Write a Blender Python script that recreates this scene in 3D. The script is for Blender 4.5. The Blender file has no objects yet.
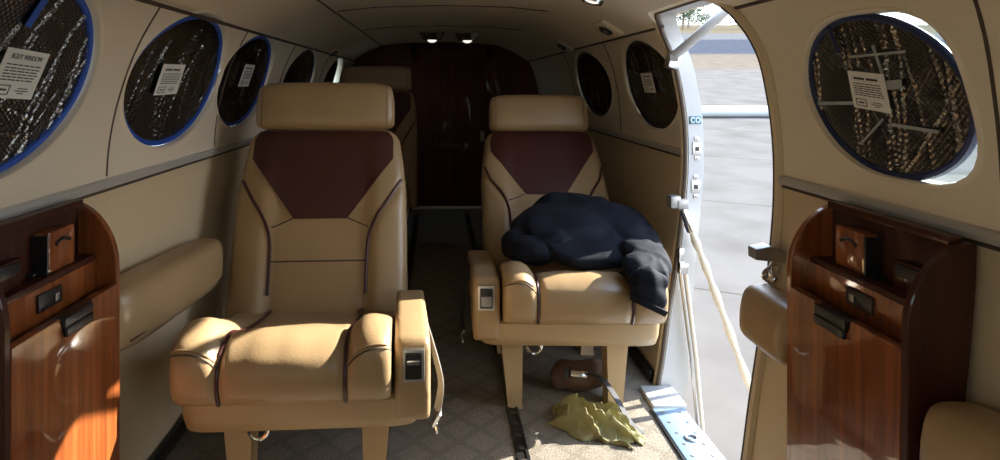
import bpy, bmesh, math, random
from mathutils import Vector, Matrix, Euler, noise
random.seed(7)
PI = math.pi
C = bpy.context.scene.collection

# ------------------------------------------------------------------ materials
def mat(name, col, rough=.5, metal=0., coat=0., coatr=.05, bump=0., bscale=200., spec=.5,
        var=0., vscale=6., sheen=0., emit=None, estr=0., stretch=(1,1,1)):
    m = bpy.data.materials.new(name); m.use_nodes = True
    nt = m.node_tree; b = nt.nodes['Principled BSDF']
    b.inputs['Base Color'].default_value = (*col, 1)
    b.inputs['Roughness'].default_value = rough
    b.inputs['Metallic'].default_value = metal
    b.inputs['Coat Weight'].default_value = coat
    b.inputs['Coat Roughness'].default_value = coatr
    b.inputs['Specular IOR Level'].default_value = spec
    b.inputs['Sheen Weight'].default_value = sheen
    if emit:
        b.inputs['Emission Color'].default_value = (*emit, 1); b.inputs['Emission Strength'].default_value = estr
    tc = nt.nodes.new('ShaderNodeTexCoord'); mp = nt.nodes.new('ShaderNodeMapping')
    mp.inputs['Scale'].default_value = stretch
    nt.links.new(tc.outputs['Object'], mp.inputs['Vector'])
    if bump:
        n = nt.nodes.new('ShaderNodeTexNoise'); n.inputs['Scale'].default_value = bscale; n.inputs['Detail'].default_value = 3
        nt.links.new(mp.outputs[0], n.inputs['Vector'])
        bp = nt.nodes.new('ShaderNodeBump'); bp.inputs['Strength'].default_value = bump; bp.inputs['Distance'].default_value = .002
        nt.links.new(n.outputs['Fac'], bp.inputs['Height']); nt.links.new(bp.outputs[0], b.inputs['Normal'])
    if var:
        n2 = nt.nodes.new('ShaderNodeTexNoise'); n2.inputs['Scale'].default_value = vscale; n2.inputs['Detail'].default_value = 4
        nt.links.new(mp.outputs[0], n2.inputs['Vector'])
        r = nt.nodes.new('ShaderNodeValToRGB')
        r.color_ramp.elements[0].position = .3; r.color_ramp.elements[1].position = .7
        r.color_ramp.elements[0].color = (*[c*(1-var) for c in col], 1)
        r.color_ramp.elements[1].color = (*[min(1, c*(1+var)) for c in col], 1)
        nt.links.new(n2.outputs['Fac'], r.inputs[0]); nt.links.new(r.outputs[0], b.inputs['Base Color'])
    return m

def wood_mat(name, dark, mid, light, rough=.3, coat=1.0, axis='z'):
    m = bpy.data.materials.new(name); m.use_nodes = True
    nt = m.node_tree; b = nt.nodes['Principled BSDF']
    tc = nt.nodes.new('ShaderNodeTexCoord'); mp = nt.nodes.new('ShaderNodeMapping')
    mp.inputs['Scale'].default_value = (22, 22, 1.1)
    nt.links.new(tc.outputs['Object'], mp.inputs['Vector'])
    n = nt.nodes.new('ShaderNodeTexNoise'); n.inputs['Scale'].default_value = 2.2; n.inputs['Detail'].default_value = 6
    n.inputs['Roughness'].default_value = .65; n.inputs['Distortion'].default_value = .4
    nt.links.new(mp.outputs[0], n.inputs['Vector'])
    r = nt.nodes.new('ShaderNodeValToRGB')
    e = r.color_ramp.elements
    e[0].position = .3; e[0].color = (*dark, 1); e[1].position = .72; e[1].color = (*light, 1)
    k = e.new(.5); k.color = (*mid, 1)
    nt.links.new(n.outputs['Fac'], r.inputs[0]); nt.links.new(r.outputs[0], b.inputs['Base Color'])
    b.inputs['Roughness'].default_value = rough; b.inputs['Specular IOR Level'].default_value = .15
    b.inputs['Coat Weight'].default_value = coat; b.inputs['Coat Roughness'].default_value = .03; b.inputs['Coat IOR'].default_value = 2.0
    return m

def foil_mat(name):
    m = bpy.data.materials.new(name); m.use_nodes = True
    nt = m.node_tree; b = nt.nodes['Principled BSDF']
    b.inputs['Base Color'].default_value = (.20, .197, .185, 1); b.inputs['Metallic'].default_value = 1
    b.inputs['Roughness'].default_value = .2
    tc = nt.nodes.new('ShaderNodeTexCoord')
    sp = nt.nodes.new('ShaderNodeSeparateXYZ'); nt.links.new(tc.outputs['Object'], sp.inputs[0])
    n = nt.nodes.new('ShaderNodeTexNoise'); n.inputs['Scale'].default_value = 14; n.inputs['Detail'].default_value = 2
    nt.links.new(tc.outputs['Object'], n.inputs['Vector'])
    def M_(op, a, b=None):
        q = nt.nodes.new('ShaderNodeMath'); q.operation = op
        for k, v in enumerate((a, b)):
            if v is None: continue
            if isinstance(v, (int, float)): q.inputs[k].default_value = v
            else: nt.links.new(v, q.inputs[k])
        return q.outputs[0]
    sy = M_('SINE', M_('MULTIPLY', sp.outputs['Y'], 620.)); sz = M_('SINE', M_('MULTIPLY', sp.outputs['Z'], 620.))
    h = M_('ADD', M_('MULTIPLY', sy, sz), M_('MULTIPLY', n.outputs['Fac'], 2.5))
    bp = nt.nodes.new('ShaderNodeBump'); bp.inputs['Strength'].default_value = .4; bp.inputs['Distance'].default_value = .0009
    nt.links.new(h, bp.inputs['Height']); nt.links.new(bp.outputs[0], b.inputs['Normal'])
    return m

def carpet_mat():
    m = bpy.data.materials.new('carpet'); m.use_nodes = True
    nt = m.node_tree; b = nt.nodes['Principled BSDF']; b.inputs['Roughness'].default_value = .95
    b.inputs['Specular IOR Level'].default_value = .1
    tc = nt.nodes.new('ShaderNodeTexCoord')
    mp = nt.nodes.new('ShaderNodeMapping'); mp.inputs['Rotation'].default_value = (0, 0, PI/4)
    nt.links.new(tc.outputs['Object'], mp.inputs['Vector'])
    br = nt.nodes.new('ShaderNodeTexBrick'); br.inputs['Scale'].default_value = 1
    br.offset = 0; br.inputs['Brick Width'].default_value = .075; br.inputs['Row Height'].default_value = .075
    br.inputs['Mortar Size'].default_value = .012; br.inputs['Mortar Smooth'].default_value = .6
    br.inputs['Color1'].default_value = (.30, .262, .205, 1); br.inputs['Color2'].default_value = (.288, .25, .195, 1)
    br.inputs['Mortar'].default_value = (.245, .212, .163, 1)
    nt.links.new(mp.outputs[0], br.inputs['Vector'])
    n = nt.nodes.new('ShaderNodeTexNoise'); n.inputs['Scale'].default_value = 260; n.inputs['Detail'].default_value = 3
    nt.links.new(tc.outputs['Object'], n.inputs['Vector'])
    mx = nt.nodes.new('ShaderNodeMix'); mx.data_type = 'RGBA'; mx.blend_type = 'MULTIPLY'; mx.inputs['Factor'].default_value = .75
    rr = nt.nodes.new('ShaderNodeValToRGB'); rr.color_ramp.elements[0].position = .3; rr.color_ramp.elements[1].position = .65
    rr.color_ramp.elements[0].color = (.35, .33, .3, 1)
    nt.links.new(n.outputs['Fac'], rr.inputs[0])
    nt.links.new(br.outputs['Color'], mx.inputs['A']); nt.links.new(rr.outputs[0], mx.inputs['B'])
    nt.links.new(mx.outputs['Result'], b.inputs['Base Color'])
    bp = nt.nodes.new('ShaderNodeBump'); bp.inputs['Strength'].default_value = .8; bp.inputs['Distance'].default_value = .004
    nt.links.new(n.outputs['Fac'], bp.inputs['Height']); nt.links.new(bp.outputs[0], b.inputs['Normal'])
    return m

def glass_mat():
    m = bpy.data.materials.new('window_glass'); m.use_nodes = True
    nt = m.node_tree; nt.nodes.clear()
    o = nt.nodes.new('ShaderNodeOutputMaterial'); t = nt.nodes.new('ShaderNodeBsdfTransparent')
    t.inputs[0].default_value = (.85, .9, .9, 1)
    g = nt.nodes.new('ShaderNodeBsdfGlossy'); g.inputs['Roughness'].default_value = .02
    mx = nt.nodes.new('ShaderNodeMixShader')
    mx.inputs[0].default_value = .06; nt.links.new(t.outputs[0], mx.inputs[1]); nt.links.new(g.outputs[0], mx.inputs[2])
    nt.links.new(mx.outputs[0], o.inputs[0])
    return m

def ground_mat():
    """sunlit concrete apron, crossed by bands of dirt, a grey road and dry grass"""
    m = bpy.data.materials.new('apron_ground'); m.use_nodes = True
    nt = m.node_tree; b = nt.nodes['Principled BSDF']; b.inputs['Roughness'].default_value = 1.; b.inputs['Specular IOR Level'].default_value = 0.
    tc = nt.nodes.new('ShaderNodeTexCoord')
    sep = nt.nodes.new('ShaderNodeSeparateXYZ'); nt.links.new(tc.outputs['Object'], sep.inputs[0])
    nz = nt.nodes.new('ShaderNodeTexNoise'); nz.inputs['Scale'].default_value = .12; nz.inputs['Detail'].default_value = 3
    nt.links.new(tc.outputs['Object'], nz.inputs['Vector'])
    jit = nt.nodes.new('ShaderNodeMath'); jit.operation = 'MULTIPLY_ADD'; jit.inputs[1].default_value = 5.0
    nt.links.new(nz.outputs['Fac'], jit.inputs[0]); nt.links.new(sep.outputs['Y'], jit.inputs[2])
    dv = nt.nodes.new('ShaderNodeMath'); dv.operation = 'DIVIDE'; dv.inputs[1].default_value = 240
    nt.links.new(jit.outputs[0], dv.inputs[0])
    r = nt.nodes.new('ShaderNodeValToRGB'); e = r.color_ramp.elements
    conc = (.114, .103, .091, 1); dirt = (.115, .094, .070, 1); road = (.050, .053, .062, 1); pale=(.095,.093,.089,1); grass = (.105, .085, .055, 1)
    e[0].position = 0; e[0].color = conc; e[1].position = .112; e[1].color = conc
    for p, c in ((.122, dirt), (.158, dirt), (.170, road), (.28, road), (.30, pale), (.43, pale), (.46, grass), (1, grass)):
        k = e.new(p); k.color = c
    nt.links.new(dv.outputs[0], r.inputs[0])
    n2 = nt.nodes.new('ShaderNodeTexNoise'); n2.inputs['Scale'].default_value = 1.6; n2.inputs['Detail'].default_value = 8
    nt.links.new(tc.outputs['Object'], n2.inputs['Vector'])
    r2 = nt.nodes.new('ShaderNodeValToRGB'); r2.color_ramp.elements[0].color = (.72, .71, .69, 1); r2.color_ramp.elements[0].position = .3
    r2.color_ramp.elements[1].position = .6
    nt.links.new(n2.outputs['Fac'], r2.inputs[0])
    br = nt.nodes.new('ShaderNodeTexBrick'); br.offset = 0; br.inputs['Scale'].default_value = 1
    br.inputs['Brick Width'].default_value = 4.6; br.inputs['Row Height'].default_value = 2.4
    br.inputs['Mortar Size'].default_value = .012
    br.inputs['Color1'].default_value = br.inputs['Color2'].default_value = (1, 1, 1, 1)
    br.inputs['Mortar'].default_value = (.55, .53, .5, 1)
    mp = nt.nodes.new('ShaderNodeMapping'); mp.inputs['Rotation'].default_value = (0, 0, .35)
    nt.links.new(tc.outputs['Object'], mp.inputs[0]); nt.links.new(mp.outputs[0], br.inputs['Vector'])
    m1 = nt.nodes.new('ShaderNodeMix'); m1.data_type = 'RGBA'; m1.blend_type = 'MULTIPLY'; m1.inputs['Factor'].default_value = .8
    m2 = nt.nodes.new('ShaderNodeMix'); m2.data_type = 'RGBA'; m2.blend_type = 'MULTIPLY'; m2.inputs['Factor'].default_value = .8
    nt.links.new(r.outputs[0], m1.inputs['A']); nt.links.new(r2.outputs[0], m1.inputs['B'])
    nt.links.new(m1.outputs['Result'], m2.inputs['A']); nt.links.new(br.outputs['Color'], m2.inputs['B'])
    nt.links.new(m2.outputs['Result'], b.inputs['Base Color'])
    return m

M = dict(
    panel=mat('cream_plastic', (.71, .62, .475), .38, bump=.06, bscale=300, coat=.15, coatr=.2),
    lower=mat('tan_vinyl_panel', (.58, .46, .29), .42, bump=.15, bscale=260),
    ceil=mat('cream_headliner', (.72, .62, .46), .6, bump=.15, bscale=400),
    leather=mat('tan_leather', (.345, .230, .116), .36, bump=.22, bscale=170, var=.05, vscale=9),
    maroon=mat('maroon_leather', (.048, .008, .006), .5, bump=.22, bscale=190),
    pipe=mat('maroon_piping', (.05, .012, .012), .35),
    seam=mat('dark_seam', (.06, .04, .025), .7),
    pan=mat('tan_painted_shell', (.375, .255, .125), .4, bump=.05, bscale=200),
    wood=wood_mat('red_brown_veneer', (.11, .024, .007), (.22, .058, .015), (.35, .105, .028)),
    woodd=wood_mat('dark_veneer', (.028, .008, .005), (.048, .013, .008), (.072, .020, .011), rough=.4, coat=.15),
    woodv=wood_mat('partition_veneer', (.045, .014, .008), (.08, .023, .011), (.12, .034, .016), rough=.55, coat=.04),
    black=mat('black_plastic', (.012, .012, .012), .35),
    chrome=mat('chrome', (.75, .75, .74), .15, metal=1),
    alum=mat('brushed_aluminium', (.55, .54, .52), .35, metal=1, bump=.1, bscale=300, stretch=(1, .02, 1)),
    rail=mat('rail_metal', (.55, .53, .49), .3, metal=.35),
    steel=mat('grey_steel', (.32, .31, .30), .4, metal=.7),
    white=mat('white_paint', (.40, .40, .39), .35, var=.04, vscale=12),
    sill=mat('blue_grey_sill', (.26, .36, .47), .4, metal=.4),
    foil=foil_mat('quilted_foil'),
    blue=mat('blue_binding', (.014, .075, .42), .5, bump=.3, bscale=400),
    navyb=mat('navy_binding', (.010, .022, .085), .5, bump=.3, bscale=400),
    blackb=mat('black_binding', (.012, .013, .018), .5),
    card=mat('white_card', (.72, .71, .66), .5),
    ink=mat('black_ink', (.03, .03, .03), .6),
    strip=mat('pale_grey_strip', (.34, .35, .34), .25),
    navy=mat('navy_cloth', (.0065, .0075, .012), .75, bump=.4, bscale=260, sheen=.02, spec=.12),
    olive=mat('olive_cloth', (.27, .245, .11), .9, bump=.5, bscale=300, var=.12, vscale=20),
    brown=mat('brown_pouch', (.10, .055, .035), .7, bump=.3, bscale=200),
    strap=mat('webbing_strap', (.30, .28, .25), .7, bump=.4, bscale=500),
    bstrap=mat('black_webbing', (.02, .02, .022), .7, bump=.4, bscale=500),
    rope=mat('beige_sleeve', (.50, .44, .33), .75, bump=.6, bscale=120),
    teal=mat('teal_label', (.04, .17, .22), .5),
    ground=ground_mat(), carpet=carpet_mat(), glass=glass_mat(),
    asph=mat('pipe_paint', (.30, .32, .34), .35),
    navyp=mat('dark_blue_stripe', (.05, .07, .14), .5),
    leafa=mat('dusty_leaves', (.045, .07, .028), .8, var=.3, vscale=1.),
    leafb=mat('dry_leaves', (.085, .085, .05), .8, var=.3, vscale=1.),
    bark=mat('bark', (.16, .12, .09), .9),
    lens=mat('lamp_lens', (.9, .9, .88), .1, emit=(1, .95, .85), estr=.6),
)

# ------------------------------------------------------------------ mesh helpers
def origin_of(p):
    v = Vector((0, 0, 0))
    while p is not None:
        v += p.location; p = p.parent
    return v

def obj(name, verts, faces, m, parent=None, smooth=True, world=False, mats=None, fmat=None, angle=40, kind=None):
    me = bpy.data.meshes.new(name)
    off = origin_of(parent) if (world and parent) else Vector((0, 0, 0))
    me.from_pydata([tuple(Vector(v)-off) for v in verts], [], faces)
    for mm in (mats or [m]): me.materials.append(mm)
    if fmat:
        for p, i in zip(me.polygons, fmat): p.material_index = i
    bm = bmesh.new(); bm.from_mesh(me); bmesh.ops.recalc_face_normals(bm, faces=bm.faces); bm.to_mesh(me); bm.free()
    if smooth:
        me.shade_smooth()
        me.set_sharp_from_angle(angle=math.radians(angle))
    o = bpy.data.objects.new(name, me); C.objects.link(o); o.parent = parent
    if kind: o['kind'] = kind
    return o

class MB:
    """collects shapes of ONE part"""
    def __init__(s): s.v = []; s.f = []; s.mi = []; s.cur = 0
    def add(s, verts, faces):
        n = len(s.v); s.v += [Vector(v) for v in verts]; s.f += [tuple(i+n for i in f) for f in faces]
        s.mi += [s.cur]*len(faces); return s
    def m(s, i): s.cur = i; return s
    def box(s, c, d, bev=0., rot=None, seg=2):
        bm = bmesh.new(); bmesh.ops.create_cube(bm, size=1)
        for v in bm.verts: v.co = Vector((v.co.x*d[0], v.co.y*d[1], v.co.z*d[2]))
        if bev: bmesh.ops.bevel(bm, geom=list(bm.edges), offset=bev, segments=seg, profile=.6, affect='EDGES')
        R = Euler(rot).to_matrix() if rot else Matrix.Identity(3)
        vs = [R @ v.co + Vector(c) for v in bm.verts]; fs = [tuple(v.index for v in f.verts) for f in bm.faces]
        bm.free(); return s.add(vs, fs)
    def prism(s, poly, axis, a, b, bev=0., seg=2):
        """poly: 2-D outline in the other two axes, extruded along axis from a to b"""
        def P(p, t):
            return {'x': Vector((t, p[0], p[1])), 'y': Vector((p[0], t, p[1])), 'z': Vector((p[0], p[1], t))}[axis]
        bm = bmesh.new()
        A = [bm.verts.new(P(p, a)) for p in poly]; B = [bm.verts.new(P(p, b)) for p in poly]
        n = len(poly)
        bm.faces.new(A); bm.faces.new(B[::-1])
        for i in range(n): bm.faces.new((A[i], B[i], B[(i+1) % n], A[(i+1) % n]))
        bmesh.ops.recalc_face_normals(bm, faces=bm.faces)
        if bev: bmesh.ops.bevel(bm, geom=list(bm.edges), offset=bev, segments=seg, profile=.6, affect='EDGES')
        bm.verts.index_update()
        vs = [v.co.copy() for v in bm.verts]; fs = [tuple(v.index for v in f.verts) for f in bm.faces]
        bm.free(); return s.add(vs, fs)
    def rings(s, rings, closed=False, cap=True):
        n = len(rings[0]); k = len(rings); vs = [p for r in rings for p in r]; fs = []
        for i in range(k if closed else k-1):
            j = (i+1) % k
            for a in range(n):
                b = (a+1) % n; fs.append((i*n+a, i*n+b, j*n+b, j*n+a))
        if cap and not closed:
            fs.append(tuple(range(n))[::-1]); fs.append(tuple((k-1)*n+a for a in range(n)))
        return s.add(vs, fs)
    def tube(s, pts, r, n=8, closed=False, flat=None, up=None):
        """tube along pts; r number or list; flat=(w,h) gives a rectangular strap-like section"""
        pts = [Vector(p) for p in pts]; k = len(pts); rs = r if isinstance(r, (list, tuple)) else [r]*k
        out = []; prev = None
        for i, p in enumerate(pts):
            if closed: t = (pts[(i+1) % k]-pts[i-1]).normalized()
            else: t = (pts[min(i+1, k-1)]-pts[max(i-1, 0)]).normalized()
            if up is not None: u = Vector(up)
            elif prev is None: u = Vector((0, 0, 1)) if abs(t.z) < .9 else Vector((1, 0, 0))
            else: u = prev
            u = (u - t*u.dot(t)).normalized(); prev = u; w = t.cross(u)
            if flat: out.append([p+u*a*flat[1]/2+w*b*flat[0]/2 for a, b in ((-1, -1), (-1, 1), (1, 1), (1, -1))])
            else: out.append([p+(u*math.cos(2*PI*a/n)+w*math.sin(2*PI*a/n))*rs[i] for a in range(n)])
        return s.rings(out, closed=closed)
    def grid(s, fn, nu, nv, thick=None):
        """open sheet fn(u,v) u,v in 0..1; thick = vector or function giving the back-face offset"""
        vs = [fn(i/nu, j/nv) for j in range(nv+1) for i in range(nu+1)]
        W = nu+1
        fs = [(j*W+i, j*W+i+1, (j+1)*W+i+1, (j+1)*W+i) for j in range(nv) for i in range(nu)]
        if thick is not None:
            n = len(vs); vs = vs+[Vector(v)+Vector(thick) for v in vs]
            fs += [tuple(q+n for q in f[::-1]) for f in fs[:nu*nv]]
            bd = [i for i in range(nu)] + [j*W+nu for j in range(nv)] + [nv*W+i for i in range(nu, 0, -1)] + [j*W for j in range(nv, 0, -1)]
            for a, b in zip(bd, bd[1:]+bd[:1]): fs.append((a, a+n, b+n, b))
        return s.add(vs, fs)
    def build(s, name, m, parent=None, world=False, smooth=True, angle=40, kind=None, mats=None):
        return obj(name, s.v, s.f, m, parent, smooth, world, mats=mats, fmat=s.mi if mats else None, angle=angle, kind=kind)

def thing(name, label, cat, loc=(0, 0, 0), rz=0., group=None):
    o = bpy.data.objects.new(name, None); C.objects.link(o)
    o.empty_display_size = .05; o.location = loc; o.rotation_euler = (0, 0, rz)
    return tag(o, label, cat, group)
def tag(o, label, cat, group=None):
    o['label'] = label; o['category'] = cat
    if group: o['group'] = group
    return o
def struct(o): o['kind'] = 'structure'; return o

def catmull(pts, n):
    pts = [Vector(p) for p in pts]; out = []
    for i in range(len(pts)-1):
        p0 = pts[max(i-1, 0)]; p1 = pts[i]; p2 = pts[i+1]; p3 = pts[min(i+2, len(pts)-1)]
        for k in range(n):
            t = k/n
            out.append(.5*((2*p1)+(p2-p0)*t+(2*p0-5*p1+4*p2-p3)*t*t+(3*p1-p0-3*p2+p3)*t**3))
    out.append(pts[-1]); return out

def remesh(blobs, vox, sm=4):
    """union of ellipsoids (centre, radii, euler) -> one smooth closed surface"""
    bm = bmesh.new()
    for c, r, e in blobs:
        mt = Matrix.Translation(c) @ Euler(e).to_matrix().to_4x4() @ Matrix.Diagonal((*r, 1))
        bmesh.ops.create_icosphere(bm, subdivisions=3, radius=1, matrix=mt)
    me = bpy.data.meshes.new('tmp'); bm.to_mesh(me); bm.free()
    o = bpy.data.objects.new('tmp', me); C.objects.link(o)
    q = o.modifiers.new('r', 'REMESH'); q.mode = 'VOXEL'; q.voxel_size = vox
    q = o.modifiers.new('s', 'SMOOTH'); q.iterations = sm; q.factor = .5
    dg = bpy.context.evaluated_depsgraph_get(); dg.update()
    em = bpy.data.meshes.new_from_object(o.evaluated_get(dg))
    vs = [v.co.copy() for v in em.vertices]; ns = [v.normal.copy() for v in em.vertices]
    fs = [tuple(p.vertices) for p in em.polygons]
    bpy.data.objects.remove(o); bpy.data.meshes.remove(em)
    return vs, ns, fs

def carve(o, cutters):
    """cut openings in a wall"""
    for c in cutters:
        q = o.modifiers.new('b', 'BOOLEAN'); q.object = c; q.operation = 'DIFFERENCE'; q.solver = 'EXACT'
    dg = bpy.context.evaluated_depsgraph_get(); dg.update()
    em = bpy.data.meshes.new_from_object(o.evaluated_get(dg))
    o.modifiers.clear(); old = o.data; o.data = em; bpy.data.meshes.remove(old)
    for c in cutters: bpy.data.objects.remove(c)
    em.shade_smooth(); em.set_sharp_from_angle(angle=math.radians(30))

# ------------------------------------------------------------------ cabin section
X0 = .022
PR = [(-.06, .585), (0, .598), (.078, .612), (.2, .628), (.346, .650), (.428, .662), (.572, .676), (.66, .679), (.74, .676), (.82, .666), (.922, .643), (1.015, .602), (1.05, .575)]
PL = [(-.06, .648), (0, .652), (.078, .656), (.2, .661), (.346, .665), (.428, .667), (.572, .668), (.66, .667), (.74, .662), (.82, .649), (.922, .622), (1.015, .582), (1.05, .562)]
def interp(T, z):
    if z <= T[0][0]: return T[0][1]
    if z >= T[-1][0]: return T[-1][1]
    for i in range(len(T)-1):
        if T[i][0] <= z <= T[i+1][0]:
            z0, a0 = T[i]; z1, a1 = T[i+1]; h = z1-z0; t = (z-z0)/h
            m0 = (T[i+1][1]-T[i-1][1])/(T[i+1][0]-T[i-1][0]) if i else (a1-a0)/h
            m1 = (T[i+2][1]-a0)/(T[i+2][0]-z0) if i+2 < len(T) else (a1-a0)/h
            return (2*t**3-3*t*t+1)*a0+(t**3-2*t*t+t)*h*m0+(-2*t**3+3*t*t)*a1+(t**3-t*t)*h*m1
def wx(side, z): return X0+interp(PR, z) if side > 0 else X0-interp(PL, z)
YF, YB = -.90, 4.10           # front of the cabin shell, aft partition
TH = .040

def wall(name, side):
    zs = [i*.03-.06 for i in range(38)]
    zs = sorted(set([z for z in zs if z < 1.02] + [.655, 1.02]))
    inner = [(wx(side, z), z) for z in zs]; outer = [(wx(side, z)+side*TH, z) for z in zs]
    ring = inner+outer[::-1]; n = len(ring)
    v = [Vector((p[0], y, p[1])) for y in (YF, YB+.06) for p in ring]
    f = [(i, (i+1) % n, n+(i+1) % n, n+i) for i in range(n)]
    k = len(zs)
    for b in (0, n):
        for i in range(k-1): f.append((b+i, b+i+1, b+n-2-i, b+n-1-i))
    fm = [0 if sum(v[q].z for q in fc)/len(fc) > .655 else 1 for fc in f]
    return obj(name, v, f, None, None, True, mats=[M['panel'], M['lower']], fmat=fm, angle=30, kind='structure')

WL = wall('wall_left', -1); WR = wall('wall_right', 1)
# windows: (Y centre, z centre, half length, half height)
WINL = [(.842, .862, .225, .150), (1.448, .865, .242, .153), (1.945, .866, .232, .143), (2.68, .868, .27, .138), (3.50, .868, .24, .135)]
WINR = [(.942, .834, .168, .126), (1.935, .852, .222, .138), (2.63, .855, .27, .137)]
def shear(side): return .20 if side < 0 else .12
def ell(th, w, side, k=1., off=0., dy=0., dz=0.):
    """point on the wall surface along a window's outline (off = outwards)"""
    y, z, hy, hz = w
    c, s = math.cos(th), math.sin(th)
    if side > 0 and .6 < y < 1.2: k *= .965
    if side > 0 and .6 < y < 1.2 and c < 0:            # the near half of this opening is squarer
        q = (abs(c)**3.6+abs(s)**3.6)**(-1/3.6); c *= q; s *= q
    zz = z+dz+hz*k*s
    return Vector((wx(side, zz)+side*off, y+dy+hy*k*c+shear(side)*hz*k*s, zz))
def win_cutter(w, side, k=1.04):
    n = 48; mb = MB()
    mb.rings([[ell(2*PI*i/n, w, side, k, o) for i in range(n)] for o in (-.03, .08)])
    return mb.build('cutter', M['panel'])
# door outline (Y, z)
DY0, DY1, DZ0, DZ1 = 1.235, 1.683, -.10, 1.046
def door_outline(g=0.):
    y0, y1, z1 = DY0-g, DY1+g, DZ1+g*.6
    pts = [(y1, DZ0+.02*i) for i in range(0, 53) if DZ0+.02*i < z1-.075]
    for i in range(9):
        a = i/8*PI/2; pts.append((y1-.06+.06*math.cos(a), z1-.075+.075*math.sin(a)))
    for i in range(13):
        a = PI/2+i/12*PI/2; pts.append((y0+.13+.13*math.cos(a), z1-.17+.17*math.sin(a)))
    pts += [(y0, z1-.17-.02*i) for i in range(1, 60) if z1-.17-.02*i > DZ0]
    pts.append((y0, DZ0))
    return pts
def door_cutter():
    mb = MB(); mb.prism(door_outline(), 'x', .35, 1.0); return mb.build('cutter', M['panel'])
LIGHT_WIN = {1: (-.22, .80, .46, .22), -1: (-.45, .82, .30, .16)}      # unseen cockpit side openings, added and sized to let light into the cabin
carve(WL, [win_cutter(w, -1) for w in WINL]+[win_cutter(LIGHT_WIN[-1], -1)])
carve(WR, [win_cutter(w, 1) for w in WINR]+[win_cutter(LIGHT_WIN[1], 1), door_cutter()])
mb = MB(); mb.box((X0, YF-.02, .55), (1.46, .04, 1.28))  # unseen closed bulkhead, added to block light from ahead
mb.build('wall_front_block', M['ceil'], kind='structure', smooth=False)

# ceiling
CP = [(-.602, 1.012), (-.56, 1.040), (-.50, 1.075), (-.40, 1.118), (-.39, 1.121), (-.25, 1.136), (0, 1.143), (.25, 1.136), (.39, 1.121), (.40, 1.118), (.50, 1.075), (.56, 1.040), (.602, 1.012)]
def cz(a):
    a = min(.602, abs(a)); q = [p for p in CP if p[0] >= 0]
    for (a0, z0), (a1, z1) in zip(q, q[1:]):
        if a0 <= a <= a1: return z0+(z1-z0)*(a-a0)/(a1-a0)
ring = [(X0+a, z) for a, z in CP]+[(X0+a*1.09, z+.045) for a, z in CP[::-1]]
mb = MB(); mb.rings([[Vector((x, y, z)) for x, z in ring] for y in (YF, YB+.06)])
# cut the headliner back over the doorway is not needed: the door head lies just below it
CE = mb.build('ceiling', M['ceil'], kind='structure', angle=35); carve(CE, [door_cutter()])
# headliner joints
mb = MB(); mb.tube([(X0-.398, YF, cz(.398)-.001), (X0-.398, YB, cz(.398)-.001)], .0028, 6); mb.build('trim_1', M['seam'], kind='structure')
for i, y in enumerate((2.20, 2.95)):
    mb = MB(); mb.tube([(X0+a*.99, y, cz(a)-.0005) for a in [-.39+.03*k for k in range(27)]], .0022, 6); mb.build('trim_%d' % (2+i), M['seam'], kind='structure')
# floor + seat tracks + baseboards
mb = MB(); mb.box((-.0, (YF+YB)/2, -.04), (1.27, YB-YF+.1, .08)); FL = mb.build('floor', M['carpet'], kind='structure', smooth=False)
n = 4
for x in (.197, -.13):
    mb = MB()
    mb.box((x-.011, 2.1, .002), (.007, 3.6, .006)); mb.box((x+.011, 2.1, .002), (.007, 3.6, .006)); mb.box((x, 2.1, .0005), (.016, 3.6, .003))
    mb.m(1)
    for k in range(72): mb.box((x, .35+k*.05, .0025), (.013, .012, .004))
    mb.build('trim_%d' % n, None, kind='structure', smooth=False, mats=[M['black'], M['seam']]); n += 1
mb = MB(); mb.box((wx(-1, .02)+.009, (YF+YB)/2, .018), (.014, YB-YF, .036), .004); mb.build('baseboard_left', M['black'], kind='structure')
mb = MB(); mb.box((wx(1, .02)-.010, (DY1+.03+YB)/2, .018), (.014, YB-DY1-.03, .036), .004); mb.build('baseboard_right', M['black'], kind='structure')
# armrest-height rails and upper seams
def railpiece(side, y0, y1):
    global n
    x = wx(side, .657); mb = MB()
    mb.prism([(x+side*.002, .648), (x-side*.008, .650), (x-side*.010, .658), (x-side*.008, .666), (x+side*.002, .668)], 'y', y0, y1)
    mb.m(1); mb.prism([(x+side*.002, .642), (x-side*.004, .643), (x-side*.004, .648), (x+side*.002, .648)], 'y', y0, y1)
    mb.build('trim_%d' % n, None, kind='structure', smooth=False, mats=[M['rail'], M['seam']]); n += 1
railpiece(-1, YF, YB); railpiece(1, YF, DY0-.012); railpiece(1, DY1+.022, YB)
def line(pts, r, m):
    global n
    mb = MB(); mb.tube(pts, r, 6); mb.build('trim_%d' % n, m, kind='structure'); n += 1
line([(wx(-1, 1.012), YF, 1.012), (wx(-1, 1.012), YB, 1.012)], .005, M['seam'])
line([(wx(1, 1.012), YF, 1.012), (wx(1, 1.012), DY0+.02, 1.012)], .005, M['seam'])
line([(wx(1, 1.012), DY1-.02, 1.012), (wx(1, 1.012), YB, 1.012)], .005, M['seam'])
for side, y in ((-1, .56), (-1, 1.17), (-1, 1.735), (-1, 2.34), (-1, 3.1), (1, .742), (1, 2.285), (1, 3.0)):
    zz = [.672+.034*k for k in range(11)]
    line([(wx(side, z)+side*.001, y+.05*((z-.67)/.34)**2*(1 if side < 0 else -.4), z) for z in zz], .0032, M['seam'])

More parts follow.
